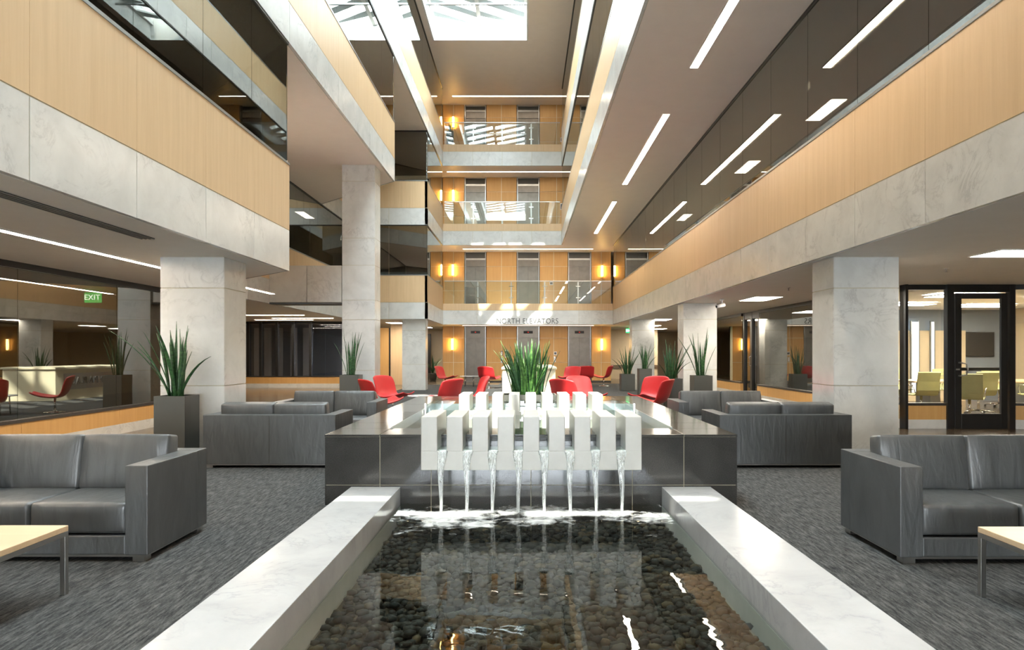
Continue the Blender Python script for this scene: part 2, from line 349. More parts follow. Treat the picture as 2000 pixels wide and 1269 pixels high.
while y < SY1 - 0.3:
    for xa, xb, rise in bays:
        ya, yb = y, y + rise; w = 0.40
        V = [(xa, min(ya, SY1-0.08), zr), (xb, min(yb, SY1-0.07), zr), (xb, min(yb+w, SY1-0.06), zr), (xa, min(ya+w, SY1-0.06), zr)]
        V = V + [(a, b, c+0.06) for a, b, c in V]
        if ya > 0.0: mesh('rafter', V, BF, 'rafter_translucent', sky)
    y += 0.95
y = SY0
while y < SY1 - 0.1:
    y2 = min(y+3.4, SY1)
    box('pane', SX0, SX1, y, y2, zr+0.30, zr+0.315, 'glass_clear', sky); y = y2
# outer walls
struct(box('wall_left', -14.2, -14, Y0, Y1, -0.3, 13.4, 'paint_beige'), 'far beige wall behind the left glass rooms', 'wall')
struct(box('wall_right', 14, 14.2, Y0, Y1, -0.3, 13.4, 'paint_beige'), 'far beige wall behind the right glass rooms', 'wall')
struct(box('wall_back', -14, 14, Y1, Y1+0.2, -0.3, 13.4, 'paint_beige'), 'beige end wall of the corridors behind the elevators', 'wall')
wf = thing('wall_front', 'unseen wall behind the viewer with an opening added for fill daylight', 'wall', kind='structure')  # out of view; its opening is added and sized for fill light
box('wall_field', -14, -2.3, YF-0.2, YF, -0.3, 13.4, 'paint_beige', wf); box('wall_field', 2.3, 14, YF-0.2, YF, -0.3, 13.4, 'paint_beige', wf)
box('wall_field', -2.3, 2.3, YF-0.2, YF, 2.6, 13.4, 'paint_beige', wf); box('wall_field', -2.3, 2.3, YF-0.2, YF, -0.3, 0.3, 'marble', wf)
for k in range(6):
    xk = -2.3 + 4.6*k/5
    box('mullion', xk-0.05, xk+0.05, YF-0.12, YF-0.02, 0.3, 2.6, 'dark_metal', wf)
for zk in (2.57,): box('transom', -2.3, 2.3, YF-0.12, YF-0.02, zk-0.06, zk+0.06, 'dark_metal', wf)

# ------------------------------------------------------------------ balcony bands: marble, wood, glass
def band(name, label, path, zs, z_glass_top, pitch, phase, glass_mat, side, wood_h=1.0, with_glass=True, wood_mat='maple', glass_from=-3.0):
    """path in plan; side=+1 the room lies to the left of the direction of travel"""
    w = thing(name, label, 'wall', kind='structure')
    zm, zw = zs+0.62, zs+0.62+wood_h
    for (p, q) in zip(path[:-1], path[1:]):
        d = Vector((q[0]-p[0], q[1]-p[1])); Ln = d.length; d /= Ln
        along_y = abs(d.x) < 1e-4
        f0, f1 = (-0.05, 0.0) if side > 0 else (0.0, 0.05)          # finished face at offset 0
        b0, b1 = (-0.10, -0.006) if side > 0 else (0.006, 0.10)
        seg_box('backing', p, q, b0, b1, zs+0.01, zw, 'grout', w)
        if along_y and d.y > 0: js = [j - p[1] for j in splits(p[1], q[1], pitch, phase)]
        elif along_y: js = [p[1] - j for j in splits(q[1], p[1], pitch, phase)][::-1]
        else: js = [Ln*k/max(1, round(Ln/pitch)) for k in range(max(1, round(Ln/pitch))+1)]
        for a, b in zip(js[:-1], js[1:]):
            ya = p[1] + d.y*a; yb = p[1] + d.y*b
            g = 0.006
            A = (p[0]+d.x*(a+g), p[1]+d.y*(a+g)); B = (p[0]+d.x*(b-g), p[1]+d.y*(b-g))
            A2 = (p[0]+d.x*(a+0.002), p[1]+d.y*(a+0.002)); B2 = (p[0]+d.x*(b-0.002), p[1]+d.y*(b-0.002))
            seg_box('marble_panel', A, B, f0, f1, zs, zm-0.005, 'marble', w)
            seg_box('wood_panel', A2, B2, f0, f1, zm+0.007, zw, wood_mat, w)
            if with_glass and max(ya, yb) > glass_from:
                h0, h1 = (-0.045, -0.033) if side > 0 else (0.033, 0.045)
                G1 = (p[0]+d.x*(a+0.004), p[1]+d.y*(a+0.004)); G2 = (p[0]+d.x*(b-0.004), p[1]+d.y*(b-0.004))
                seg_box('glass_pane', G1, G2, h0, h1, zw+0.03, z_glass_top-0.02, glass_mat, w)
        if with_glass:
            s0, s1 = (-0.09, 0.008) if side > 0 else (-0.008, 0.09)
            seg_box('sill', p, q, s0, s1, zw, zw+0.035, 'sill_metal', w)
            s0, s1 = (-0.07, -0.01) if side > 0 else (0.01, 0.07)
            seg_box('head_frame', p, q, s0, s1, z_glass_top-0.035, z_glass_top, 'dark_metal', w)
    return w
band('wall_left', 'second floor balcony band with maple and marble panels on the left', [(XL, Y0), (XL, 10.5), (XA, 13.38), (XA, 25.4), (XL, 25.4), (XL, YB)], S[0], S[1], 1.38, 4.99, 'glass_tint', -1)
band('wall_left', 'third floor balcony band on the left, ending past the near column', [(XL, Y0), (XL, 19.0), (XA, 21.9), (XA, 25.4), (XL, 25.4), (XL, YB)], S[1], S[2], 1.38, 4.99, 'glass_tint', -1)
band('wall_left', 'top floor balcony band running the whole left side', [(XL, Y0), (XL, YB)], S[2], S[3], 1.38, 4.99, 'glass_tint', -1)
band('wall_right', 'second floor balcony band with dark reflective glass on the right', [(XR, Y0), (XR, YB)], S[0], S[1], 1.42, 6.65, 'glass_tint', 1)
band('wall_right', 'third floor balcony band projecting inward on the right', [(XR3, Y0), (XR3, YB)], S[1], S[2], 1.42, 6.65, 'glass_tint', 1)
band('wall_right', 'top floor balcony band projecting inward on the right', [(XR3, Y0), (XR3, YB)], S[2], S[3], 1.42, 6.65, 'glass_tint', 1)
band('wall_back', 'second floor elevator lobby band with the lettering', [(XL, YB), (XR, YB)], S[0], 0, 1.45, 0, '', -1, wood_h=0.30, with_glass=False)
band('wall_back', 'third floor elevator lobby band', [(XL, YB), (XR3, YB)], S[1], 0, 1.45, 0, '', -1, wood_h=0.32, with_glass=False)
band('wall_back', 'top floor elevator lobby band', [(XL, YB), (XR3, YB)], S[2], 0, 1.45, 0, '', -1, wood_h=0.32, with_glass=False)
for xr, k in ((XR, 0), (XR3, 1), (XR3, 2)):
    lv = ('second', 'third', 'top')[k]
    r = thing('glass_railing', f'frameless glass railing of the {lv} floor elevator lobby', 'railing', (0, YB+0.06, S[k]+0.72+0.02))
    x0, x1 = XL+0.05, xr-0.05; n = round((x1-x0)/1.45)
    for i in range(n):
        a, b = x0+(x1-x0)*i/n, x0+(x1-x0)*(i+1)/n
        box('glass_pane', a+0.01, b-0.01, -0.006, 0.006, 0.16, 1.17, 'glass_rail', r)
        if i:
            ps = box('post', a-0.03, a+0.03, 0.04, 0.08, 0.0, 1.15, 'steel', r)
            for zz in (0.45, 0.95): box('clamp', a-0.10, a+0.10, 0.005, 0.04, zz-0.02, zz+0.02, 'chrome', ps)
    box('top_rail', x0, x1, -0.015, 0.015, 1.17, 1.20, 'steel', r)
    box('bottom_shoe', x0, x1, -0.03, 0.03, 0.0, 0.16, 'steel', r)
# beam across the alcove beside the tall column
bmw = thing('wall_left', 'marble beam crossing the left alcove to the tall column', 'wall', kind='structure')
box('backing', XA, -4.62, 17.42, 17.9, S[0], 3.62, 'grout', bmw)
for a, b in ((XA, -5.55), (-5.54, -4.66)): box('marble_panel', a+0.005, b, 17.36, 17.42, S[0]+0.03, 3.62, 'marble', bmw)
box('dark_trim', XA, -4.62, 17.37, 17.9, S[0]-0.02, S[0]+0.02, 'dark_sill', bmw)  # dark strip along the underside of the beam

# ------------------------------------------------------------------ columns
def column(x0, x1, y0, y1, zs, label):
    c = thing('column', label, 'column', ((x0+x1)/2, (y0+y1)/2, 0)); hx, hy = (x1-x0)/2, (y1-y0)/2; t = 0.03; g = 0.005
    box('core', -hx+0.008, hx-0.008, -hy+0.008, hy-0.008, 0.0, zs[-1], 'grout', c)
    for a, b in zip(zs[:-1], zs[1:]):
        box('marble_panel', -hx+g, hx-g, -hy, -hy+t, a+g, b-g, 'marble', c); box('marble_panel', -hx+g, hx-g, hy-t, hy, a+g, b-g, 'marble', c)
        box('marble_panel', -hx, -hx+t, -hy+g, hy-g, a+g, b-g, 'marble', c); box('marble_panel', hx-t, hx, -hy+g, hy-g, a+g, b-g, 'marble', c)
    return c
ZC = [0.0, 0.97, 2.25, S[0]]
column(-4.78, -3.94, 8.95, 9.65, ZC, 'square marble-clad column behind the tall planter on the left')
column(-4.63, -3.80, 17.3, 17.95, [0, 0.96, 2.24, 2.74, 3.62, 4.31, 5.75, S[1]], 'tall two-storey marble column on the left')
column(-4.60, -3.72, 25.6, 26.2, ZC, 'farthest left marble column, behind the red chairs')
column(4.05, 4.905, 8.95, 9.62, ZC, 'large marble column beside the glass conference room door')
column(4.02, 4.87, 17.3, 17.95, ZC, 'middle marble column on the right with a planter before it')
column(4.02, 4.86, 25.6, 26.25, ZC, 'farthest right marble column, near the elevator lobby')

# ------------------------------------------------------------------ elevator wall
ex = [(-2.83, -1.84), (-0.36, 0.68), (2.05, 3.12)]
def elevator_floor(k):
    zf = 0.0 if k == 0 else S[k-1]+0.72
    zt = S[k]
    lv = ('ground', 'second', 'third', 'top')[k]
    x1 = 4.06 if k < 2 else 2.3
    w = thing('wall_back', f'maple panelled elevator wall on the {lv} floor', 'wall', kind='structure')
    cars = ex if k < 2 else ex[:2]
    edges = [-3.87]
    for a, b in cars: edges += [a-0.03, b+0.03]
    edges.append(x1)
    box('backing', -3.87, x1, YE+0.4, YE+0.5, zf, zt, 'dark_metal', w)
    for i in range(0, len(edges), 2):
        a, b = edges[i], edges[i+1]
        box('backing', a+0.003, b-0.003, YE+0.012, YE+0.4, zf, zt, 'cream_stone', w)
        n = 2 if b-a > 0.9 else 1
        rows = [zf+0.09, zf+0.95, zf+2.10, zt]
        for q in range(n):
            for r0, r1 in zip(rows[:-1], rows[1:]):
                box('wood_panel', a+(b-a)*q/n+0.012*(q > 0), a+(b-a)*(q+1)/n-0.012*(q < n-1), YE, YE+0.02, r0+0.008, r1-0.008, 'maple_warm', w)
        box('base_strip', a, b, YE-0.01, YE+0.02, zf, zf+0.09, 'dark_sill', w)
    for i, (a, b) in enumerate(cars):
        which = ('left', 'middle', 'right')[i]
        d = thing(f'door_{3*k+i+1}', f'brushed steel {which} elevator doors on the {lv} floor', 'elevator door', (a, YE, zf), kind='structure')
        ww = b-a
        box('frame', 0, 0.03, 0.0, 0.30, 0, zt-zf, 'steel', d); box('frame', ww-0.03, ww, 0.0, 0.30, 0, zt-zf, 'steel', d)
        box('door_leaf', 0.03, ww/2-0.003, 0.20, 0.24, 0, 2.12, 'elevator_steel', d); box('door_leaf', ww/2+0.003, ww-0.03, 0.20, 0.24, 0, 2.12, 'elevator_steel', d)
        if k == 0:
            tr = box('transom', 0.03, ww-0.03, 0.12, 0.3, 2.12, zt-zf, 'elevator_steel', d)
            ind = box('indicator', ww/2-0.22, ww/2+0.22, 0.10, 0.12, 2.32, 2.44, 'black', d)
            box('indicator_lamp', ww/2-0.03, ww/2+0.03, 0.092, 0.10, 2.36, 2.40, 'red_display', ind)
        else:
            box('transom', 0.03, ww-0.03, 0.16, 0.3, 2.12, 2.42, 'elevator_steel', d)
            box('upper_panel', 0.03, ww-0.03, 0.26, 0.3, 2.42, zt-zf, 'elevator_dark', d)
            box('transom_edge', 0.03, ww-0.03, 0.13, 0.2, 2.42, 2.50, 'steel', d)
    return w
for k in range(4): elevator_floor(k)
# call plates, notices between the elevators
def plate(x, z, w, h, mat, label, cat='notice'):
    p = thing('call_plate' if cat == 'call plate' else 'wall_notice', label, cat, (x, YE, z))
    box('plate', -w/2, w/2, -0.015, 0, -h/2, h/2, mat, p); box('print', -w/2+0.02, w/2-0.02, -0.018, -0.015, -h/2+0.03, h/2-0.03, 'plastic_white' if mat != 'plastic_white' else 'letters', p)
plate(-1.09, 1.38, 0.10, 0.22, 'letters', 'small dark notice between left and middle ground floor elevators')
plate(-0.86, 1.36, 0.16, 0.34, 'plastic_white', 'white notice beside the left ground floor call plate')
plate(-1.09, 1.05, 0.09, 0.24, 'steel', 'steel elevator call plate between left and middle elevators', 'call plate')
plate(1.44, 1.38, 0.14, 0.16, 'plastic_white', 'white notice between middle and right ground floor elevators')
plate(1.42, 1.10, 0.09, 0.24, 'steel', 'steel elevator call plate between middle and right elevators', 'call plate')
plate(1.25, 4.68, 0.16, 0.16, 'plastic_white', 'white notice beside the second floor middle elevator')
plate(1.76, 8.3, 0.18, 0.3, 'plastic_white', 'white notice at the right end of the third floor lobby')
plate(1.76, 11.45, 0.16, 0.2, 'plastic_white', 'white notice at the right end of the top floor lobby')
sg = thing('wall_lettering', 'dark letters reading NORTH ELEVATORS on the marble band', 'sign', (0.11, YB-0.005, 2.80))
text('letters', 'NORTH ELEVATORS', 0.34, (0, 0, 0), (PI/2, 0, 0), 'letters', sg, 0.012, sx=0.86)

# sconces
def sconce(x, z, label):
    s = thing('wall_sconce', label, 'sconce', (x, YE, z), group='wall sconces in the elevator lobbies')
    box('back_plate', -0.05, 0.05, -0.03, 0, -0.2, 0.2, 'steel', s)
    lathe('lamp_tube', [(0.035, -0.25), (0.042, -0.24), (0.042, 0.24), (0.035, 0.25)], 'light_sconce', s, 12, (0, -0.085, 0))
    lathe('cap', [(0.058, 0), (0.058, 0.02)], 'steel', s, 12, (0, -0.085, 0.25)); lathe('cap', [(0.058, 0), (0.058, 0.02)], 'steel', s, 12, (0, -0.085, -0.27))
sconce(-3.41, 1.81, 'glowing amber sconce left of the ground floor elevators')
sconce(3.62, 1.80, 'glowing amber sconce right of the ground floor elevators')
sconce(-3.39, 5.30, 'glowing amber sconce left of the second floor elevators')
sconce(3.64, 5.25, 'glowing amber sconce right of the second floor elevators')
sconce(-3.37, 8.80, 'glowing amber sconce on the third floor lobby wall')
sconce(-3.37, 12.25, 'glowing amber sconce on the top floor lobby wall')

# ------------------------------------------------------------------ ceiling lights
def ceil_light(x0, x1, y0, y1, z, label, mat='light_strip', group='linear ceiling lights', deep=0.012):
    c = thing('ceiling_light', label, 'ceiling light', ((x0+x1)/2, (y0+y1)/2, z), group=group); hx, hy = (x1-x0)/2, (y1-y0)/2
    box('diffuser', -hx, hx, -hy, hy, -deep, 0.004, mat, c)
    t = 0.014
    for a in ((-hx-t, -hx, -hy-t, hy+t), (hx, hx+t, -hy-t, hy+t), (-hx, hx, -hy-t, -hy), (-hx, hx, hy, hy+t)): box('trim', *a, -deep-0.002, 0.004, 'paint_white', c)
for k, (a, b) in enumerate(((5.7, 11.4), (13.62, 19.3), (21.5, 27.2))):
    ceil_light(2.76, 2.89, a, b, S[1], f'{("nearest", "middle", "farthest")[k]} linear light in the right third floor soffit')
ceil_light(2.76, 2.89, -2.2, 3.5, S[1], 'linear light overhead in the right soffit, nearest the viewer')
ceil_light(-5.40, -5.30, 0.0, 14.5, S[0], 'long continuous light line in the left ground floor soffit')
for k, (x0, x1, yy) in enumerate(((-2.83, 3.12, 31.0), (-2.83, 3.12, 31.3), (-3.55, 2.0, 31.2), (-3.3, 2.0, 31.1))):
    ceil_light(x0, x1, yy-0.05, yy+0.05, S[k], f'linear light across the {("ground", "second", "third", "top")[k]} floor elevator lobby', 'light_lobby')
for k, (x, y0, y1) in enumerate(((5.8, 8.3, 8.9), (5.45, 15.2, 16.4), (5.2, 20.2, 21.4), (5.15, 25.3, 26.5), (5.9, 31.0, 32.2), (7.0, 35.0, 36.2))):
    ceil_light(x-0.3 if k else x, x+0.3 if k else x+1.2, y0, y1, S[0], f'recessed panel light in the right soffit, {("nearest", "second", "third", "fourth", "fifth", "last")[k]} along the walkway', 'light_panel', 'recessed panel lights')
for k, (x, yy) in enumerate(((-9.6, 20.5), (-8.3, 22.6), (-7.9, 24.6), (-9.0, 25.8))):
    ceil_light(x-1.2, x+1.0, yy-0.06, yy+0.06, S[0], f'linear light in the left corridor soffit, {("first", "second", "third", "fourth")[k]} from the beam')
for k, (x, yy) in enumerate(((-5.4, 28.5), (-4.9, 33.6))):
    ceil_light(x-0.3, x+0.3, yy-0.5, yy+0.5, S[0], f'recessed panel light {("before", "behind")[k]} the far left column', 'light_panel', 'recessed panel lights')
for k, (x, yy, z) in enumerate(((5.9, 13.4, S[1]), (5.7, 17.5, S[1]), (5.6, 24.0, S[1]), (-7.6, 20.4, S[1]), (-7.6, 23.6, S[1]), (-5.2, 6.8, S[1]))):
    ceil_light(x-0.15, x+0.15, yy-0.6, yy+0.6, z, ('office light behind the right second floor glass, nearest', 'office light behind the right second floor glass, middle', 'office light behind the right second floor glass, farthest', 'corridor light behind the alcove glass, nearer', 'corridor light behind the alcove glass, farther', 'office light behind the left second floor glass')[k], 'light_panel', 'second floor office lights')
# air slot
v = thing('air_slot', 'long dark linear air diffuser in the left soffit', 'vent', (-4.14, 4.0, S[0]))
box('slot_back', -0.075, 0.075, -4.0, 3.5, -0.008, -0.002, 'black', v)
for k in range(4): box('blade', -0.075+0.045*k, -0.06+0.045*k, -4.0, 3.5, -0.014, -0.006, 'sill_metal', v)

# ------------------------------------------------------------------ ground floor storefronts
def storefront(w, p, q, side, pitch, glass_mat, ztop=S[0], corner=True):
    d = Vector((q[0]-p[0], q[1]-p[1])); Ln = d.length; d /= Ln
    def sb(nm, a, b, t0, t1, z0, z1, mt):
        if side < 0: t0, t1 = -t1, -t0
        seg_box(nm, (p[0]+d.x*a, p[1]+d.y*a), (p[0]+d.x*b, p[1]+d.y*b), t0, t1, z0, z1, mt, w)
    n = max(1, round(Ln/pitch))
    for k in range(n):
        a, b = Ln*k/n, Ln*(k+1)/n
        sb('marble_base', a+0.004, b-0.004, -0.14, 0.0, 0, 0.17, 'marble'); sb('wood_panel', a+0.002, b-0.002, -0.13, -0.005, 0.17, 0.43, 'maple_warm')
        sb('glass_pane', a+0.004, b-0.004, -0.07, -0.058, 0.475, ztop-0.09, glass_mat)
    sb('dark_sill', 0, Ln, -0.14, 0.012, 0.43, 0.475, 'dark_sill'); sb('head_frame', 0, Ln, -0.11, -0.02, ztop-0.09, ztop, 'dark_metal')
wl = thing('wall_left', 'reflective ground floor glass wall on the left with wood base', 'glass wall', kind='structure')
storefront(wl, (-7.0, -2.0), (-7.0, 16.4), -1, 2.3, 'glass_mirror')
wl2 = thing('wall_left', 'dark glazed corridor front beyond the left alcove', 'glass wall', kind='structure')
storefront(wl2, (-11.4, 27.4), (-6.9, 27.4), -1, 1.1, 'glass_mid')
for x in (-11.1, -10.6, -9.95, -9.3, -8.6): box('mullion', x-0.05, x+0.05, 27.36, 27.46, 0.475, S[0], 'dark_metal', wl2)
ld = thing('wall_left', 'pale lobby doors seen through the dark corridor glass', 'wall', kind='structure')
for x, w_ in ((-11.9, 0.22), (-11.45, 0.3), (-10.95, 0.3), (-10.3, 0.28), (-9.75, 0.34)): box('pale_panel', x, x+w_, 30.0, 30.06, 0.3, 2.5, 'paint_white', ld)
box('dark_panel', -13.5, -6.9, 30.06, 30.2, 0, S[0], 'paint_blue_grey', ld)
wr = thing('wall_right', 'glass storefront along the right walkway with wood base', 'glass wall', kind='structure')
storefront(wr, (7.0, 20.2), (7.0, 12.75), 1, 2.5, 'glass_mirror'); storefront(wr, (7.0, 29.0), (7.0, 21.75), 1, 2.4, 'glass_mirror')
# the conference room front faces the viewer
wc = thing('wall_right', 'glazed conference room front beside its black door', 'glass wall', kind='structure')
storefront(wc, (7.05, 12.6), (7.88, 12.6), -1, 1.0, 'glass_clear')
storefront(wc, (8.98, 12.6), (10.4, 12.1), -1, 0.75, 'glass_clear')
box('corner_post', 7.0, 7.05, 12.55, 12.75, 0, S[0], 'dark_metal', wc)
box('mullion', 7.78, 7.9, 12.56, 12.68, 0, S[0], 'dark_metal', wc); box('mullion', 8.93, 9.03, 12.56, 12.68, 0, S[0], 'dark_metal', wc)
box('mullion', 9.30, 9.75, 12.30, 12.42, 0.45, S[0], 'dark_metal', wc)
d = thing('door_20', 'black framed glass conference room door with pull handle', 'door', (7.93, 12.58, 0), kind='structure')
DW = 0.97
for a in ((0, 0.12, 0.0, 2.5), (DW-0.12, DW, 0.0, 2.5), (0.12, DW-0.12, 0, 0.28), (0.12, DW-0.12, 2.40, 2.5)): box('door_frame', a[0], a[1], 0, 0.05, a[2], a[3], 'dark_metal', d, 0.003)
box('header', -0.04, DW+0.04, -0.01, 0.08, 2.52, S[0], 'dark_metal', d)
box('door_pane', 0.12, DW-0.12, 0.02, 0.032, 0.28, 2.40, 'glass_clear', d)
box('push_bar', 0.10, DW-0.12, 0.05, 0.08, 1.07, 1.13, 'dark_metal', d)
tube('pull_handle', [(0.07, -0.0, 0.98), (0.07, -0.06, 0.98), (0.15, -0.09, 1.0), (0.17, -0.10, 1.1), (0.15, -0.09, 1.2), (0.07, -0.06, 1.22), (0.07, 0.0, 1.22)], 0.014, 'steel', d)
lathe('lock_cylinder', [(0.035, 0), (0.035, 0.03)], 'steel', d, 16, (0.05, -0.0, 1.08))
d = thing('door_21', 'tall dark framed glass door in the right walkway storefront', 'door', (7.0, 20.25, 0), kind='structure')
for a in ((0, 0.1), (0.62, 0.78), (1.35, 1.45)): box('door_frame', -0.06, 0.06, a[0], a[1], 0, S[0], 'dark_metal', d)
box('door_frame', -0.05, 0.05, 0.1, 1.35, 2.45, S[0], 'dark_metal', d); box('door_frame', -0.05, 0.05, 0.1, 1.35, 0, 0.2, 'dark_metal', d)
for a in ((0.1, 0.62), (0.78, 1.35)): box('door_pane', -0.008, 0.008, a[0], a[1], 0.2, 2.45, 'glass_mirror', d)
tube('pull_handle', [(-0.06, 0.7, 1.0), (-0.11, 0.7, 1.02), (-0.11, 0.7, 1.28), (-0.06, 0.7, 1.3)], 0.014, 'steel', d)

# conference room
struct(box('wall_back', 7.2, 14, 20.0, 20.1, 0, S[0], 'paint_blue_grey'), 'blue-grey back wall of the conference room', 'wall')
struct(box('trim_1', 10.6, 12.85, 19.9, 19.995, 0, 2.05, 'paint_beige'), 'beige panel on the conference room back wall', 'panel')
wn = thing('reflection_strips', 'two glowing strips standing in for door reflections in the conference room glass', 'reflection', (11.2, 19.85, 0), kind='structure')
emit('reflection_glow', (0.9, 0.96, 1.0), 1.4)  # glow put in for reflections of exterior doors
for x in (0.05, 0.62):
    ww = 0.2 if x < 0.5 else 0.08
    box('pane', x, x+ww, 0, 0.02, 0.25, 2.3, 'reflection_glow', wn); box('frame', x-0.03, x, -0.01, 0.04, 0.22, 2.33, 'sill_metal', wn); box('frame', x+ww, x+ww+0.03, -0.01, 0.04, 0.22, 2.33, 'sill_metal', wn)
for k, (x, yy) in enumerate(((9.3, 14.6), (9.6, 17.2), (11.8, 15.0), (12.0, 17.8))):
    ceil_light(x-0.6, x+0.6, yy-0.3, yy+0.3, S[0]-0.03, f'conference room ceiling panel light, {("near left", "far left", "near right", "far right")[k]}', 'light_panel', 'conference room panel lights', 0.02)
tv = thing('television', 'black wall-mounted television in the conference room', 'television', (13.2, 19.99, 1.65))
box('bezel', -0.52, 0.52, -0.05, -0.0, -0.36, 0.36, 'black', tv, 0.008); box('screen', -0.49, 0.49, -0.055, -0.05, -0.33, 0.33, 'screen', tv)
cf = thing('conference_table', 'pale conference table behind the glass', 'table', (11.0, 16.6, 0))
box('tabletop', -1.9, 1.9, -0.65, 0.65, 0.70, 0.74, 'maple_top', cf, 0.01)
for x in (-1.2, 1.2): box('pedestal', x-0.12, x+0.12, -0.3, 0.3, 0.02, 0.70, 'steel', cf); box('foot', x-0.25, x+0.25, -0.4, 0.4, 0.0, 0.03, 'steel', cf)
def office_chair(loc, rz, label):
    c = thing('office_chair', label, 'chair', loc, rz, 'mesh conference chairs')
    V = []; F = []
    prof = [(-0.24, 0.47), (-0.10, 0.455), (0.12, 0.455), (0.20, 0.48), (0.245, 0.58), (0.27, 0.78), (0.31, 0.98)]
    for y, z in prof:
        for x in (-0.25, 0.25): V += [(x, y, z), (x, y+0.02, z-0.02)]
    for i in range(len(prof)-1):
        a = i*4; b = a+4
        F += [(a, a+2, b+2, b), (a+1, b+1, b+3, a+3), (a, b, b+1, a+1), (a+2, a+3, b+3, b+2)]
    F += [(0, 1, 3, 2), (len(V)-4, len(V)-2, len(V)-1, len(V)-3)]
    mesh('seat_and_back', V, F, 'chair_mesh', c)
    for k in range(4): box('back_rib', -0.25, 0.25, 0.232+0.018*k, 0.240+0.018*k, 0.62+0.09*k, 0.63+0.09*k, 'sill_metal', c)
    for s in (-1, 1): tube('armrest', [(s*0.26, 0.22, 0.50), (s*0.29, 0.20, 0.66), (s*0.29, -0.1, 0.68), (s*0.27, -0.16, 0.60), (s*0.26, -0.12, 0.46)], 0.012, 'chrome', c)
    tube('pole', [(0, 0, 0.08), (0, 0, 0.455)], 0.028, 'chrome', c)
    for k in range(5):
        a = 2*PI*k/5; lg = tube('base_leg', [(0, 0, 0.11), (0.3*math.cos(a), 0.3*math.sin(a), 0.07)], 0.018, 'chrome', c)
        lathe('caster', [(0.01, 0.0), (0.03, 0.012), (0.03, 0.045), (0.01, 0.055)], 'black', lg, 10, (0.3*math.cos(a), 0.3*math.sin(a), 0.003))
office_chair((9.25, 14.2, 0), 2.5, 'yellow-green conference chair nearest the black glass door')
for k, (x, yy, rz, lab) in enumerate(((9.0, 15.5, PI, 'yellow-green conference chair on the near side of the table, leftmost'), (10.3, 15.5, PI, 'yellow-green conference chair on the near side of the table, middle'), (11.6, 15.5, PI, 'yellow-green conference chair on the near side of the table, right'),
        (9.7, 17.7, 0, 'yellow-green conference chair on the far side of the table, left'), (11.0, 17.7, 0, 'yellow-green conference chair on the far side of the table, middle'), (12.3, 17.7, 0, 'yellow-green conference chair on the far side of the table, right'))):
    office_chair((x, yy, 0), rz, lab)

# back corridors
bw = thing('wall_back', 'wood and beige corridor panels behind the far left column', 'wall', kind='structure')
box('wood_panel', -6.7, -5.97, 30.0, 30.1, 0, 2.5, 'maple_warm', bw); box('dark_reveal', -5.97, -5.9, 29.98, 30.1, 0, 2.5, 'dark_metal', bw); box('beige_panel', -5.9, -5.2, 30.0, 30.1, 0, S[0], 'maple', bw)
box('wall_field', -7.0, -3.9, 37.0, 37.1, 0, S[0], 'paint_beige', bw); box('door_jamb', -5.25, -4.95, 35.9, 36.0, 0, 2.4, 'dark_metal', bw)
bw = thing('wall_right', 'lit beige hallway wall beyond the right columns', 'wall', kind='structure')
box('wall_field', 4.3, 7.2, 37.0, 37.1, 0, S[0], 'paint_beige', bw); box('dark_opening', 5.9, 6.6, 36.94, 37.0, 0, 2.3, 'dark_metal', bw); box('chair_rail', 4.3, 7.2, 36.96, 37.0, 0.55, 0.75, 'floor_tile', bw)
box('wall_field', 7.2, 9.5, 29.3, 29.4, 0, S[0], 'maple_warm', bw)

def exit_sign(loc, rz, label):
    s = thing('exit_sign', label, 'exit sign', loc, rz, 'exit signs')
    box('housing', -0.16, 0.16, -0.025, 0.025, -0.1, 0.1, 'exit_green', s); box('stem', -0.015, 0.015, -0.015, 0.015, 0.1, S[0]-loc[2]+0.005, 'plastic_white', s)
    text('letters', 'EXIT', 0.15, (0, -0.03, 0), (PI/2, 0, 0), 'exit_letters', s, 0.003)
exit_sign((5.05, 33.0, 2.47), 0, 'green exit sign in the hallway right of the elevators')
exit_sign((-8.6, 13.6, 2.50), 0, 'green exit sign behind the left glass wall')
sc = thing('security_camera', 'white security camera under the right soffit', 'camera', (4.62, 16.0, S[0]))
lathe('mount', [(0.05, -0.03), (0.05, 0.0)], 'plastic_white', sc, 16); tube('arm', [(0, 0, -0.02), (0, 0, -0.12)], 0.02, 'plastic_white', sc)
tube('body', [(0.06, 0.02, -0.13), (-0.14, -0.06, -0.18)], 0.045, 'plastic_white', sc, 12); tube('lens', [(-0.14, -0.06, -0.18), (-0.15, -0.064, -0.183)], 0.03, 'screen', sc, 12)
for k, (x, yy, z, lab) in enumerate(((6.3, 10.2, S[0], 'small sprinkler head in the soffit near the conference room door'), (5.1, 13.2, S[0], 'small sprinkler head in the right soffit past the large column'))):
    s = thing('sprinkler_head', lab, 'sprinkler', (x, yy, z)); lathe('escutcheon', [(0.035, -0.006), (0.035, 0.0)], 'plastic_white', s, 14); tube('stem', [(0, 0, -0.005), (0, 0, -0.05)], 0.008, 'steel', s); lathe('deflector', [(0.02, -0.055), (0.02, -0.05)], 'steel', s, 12)

# stairs behind the alcove glass
st = thing('staircase', 'dark stair flight behind the alcove glass', 'stairs', (-8.0, 21.0, S[0]+0.73))
for k in range(7): box('step', -0.6, 0.6, 0.28*k, 0.28*k+0.29, 0.17*k, 0.17*(k+1), 'dark_sill', st)
struct(box('wall_left', -9.9, -9.8, 11, 27, S[0]+0.72, S[1], 'paint_beige'), 'beige corridor wall behind the alcove glass', 'wall')

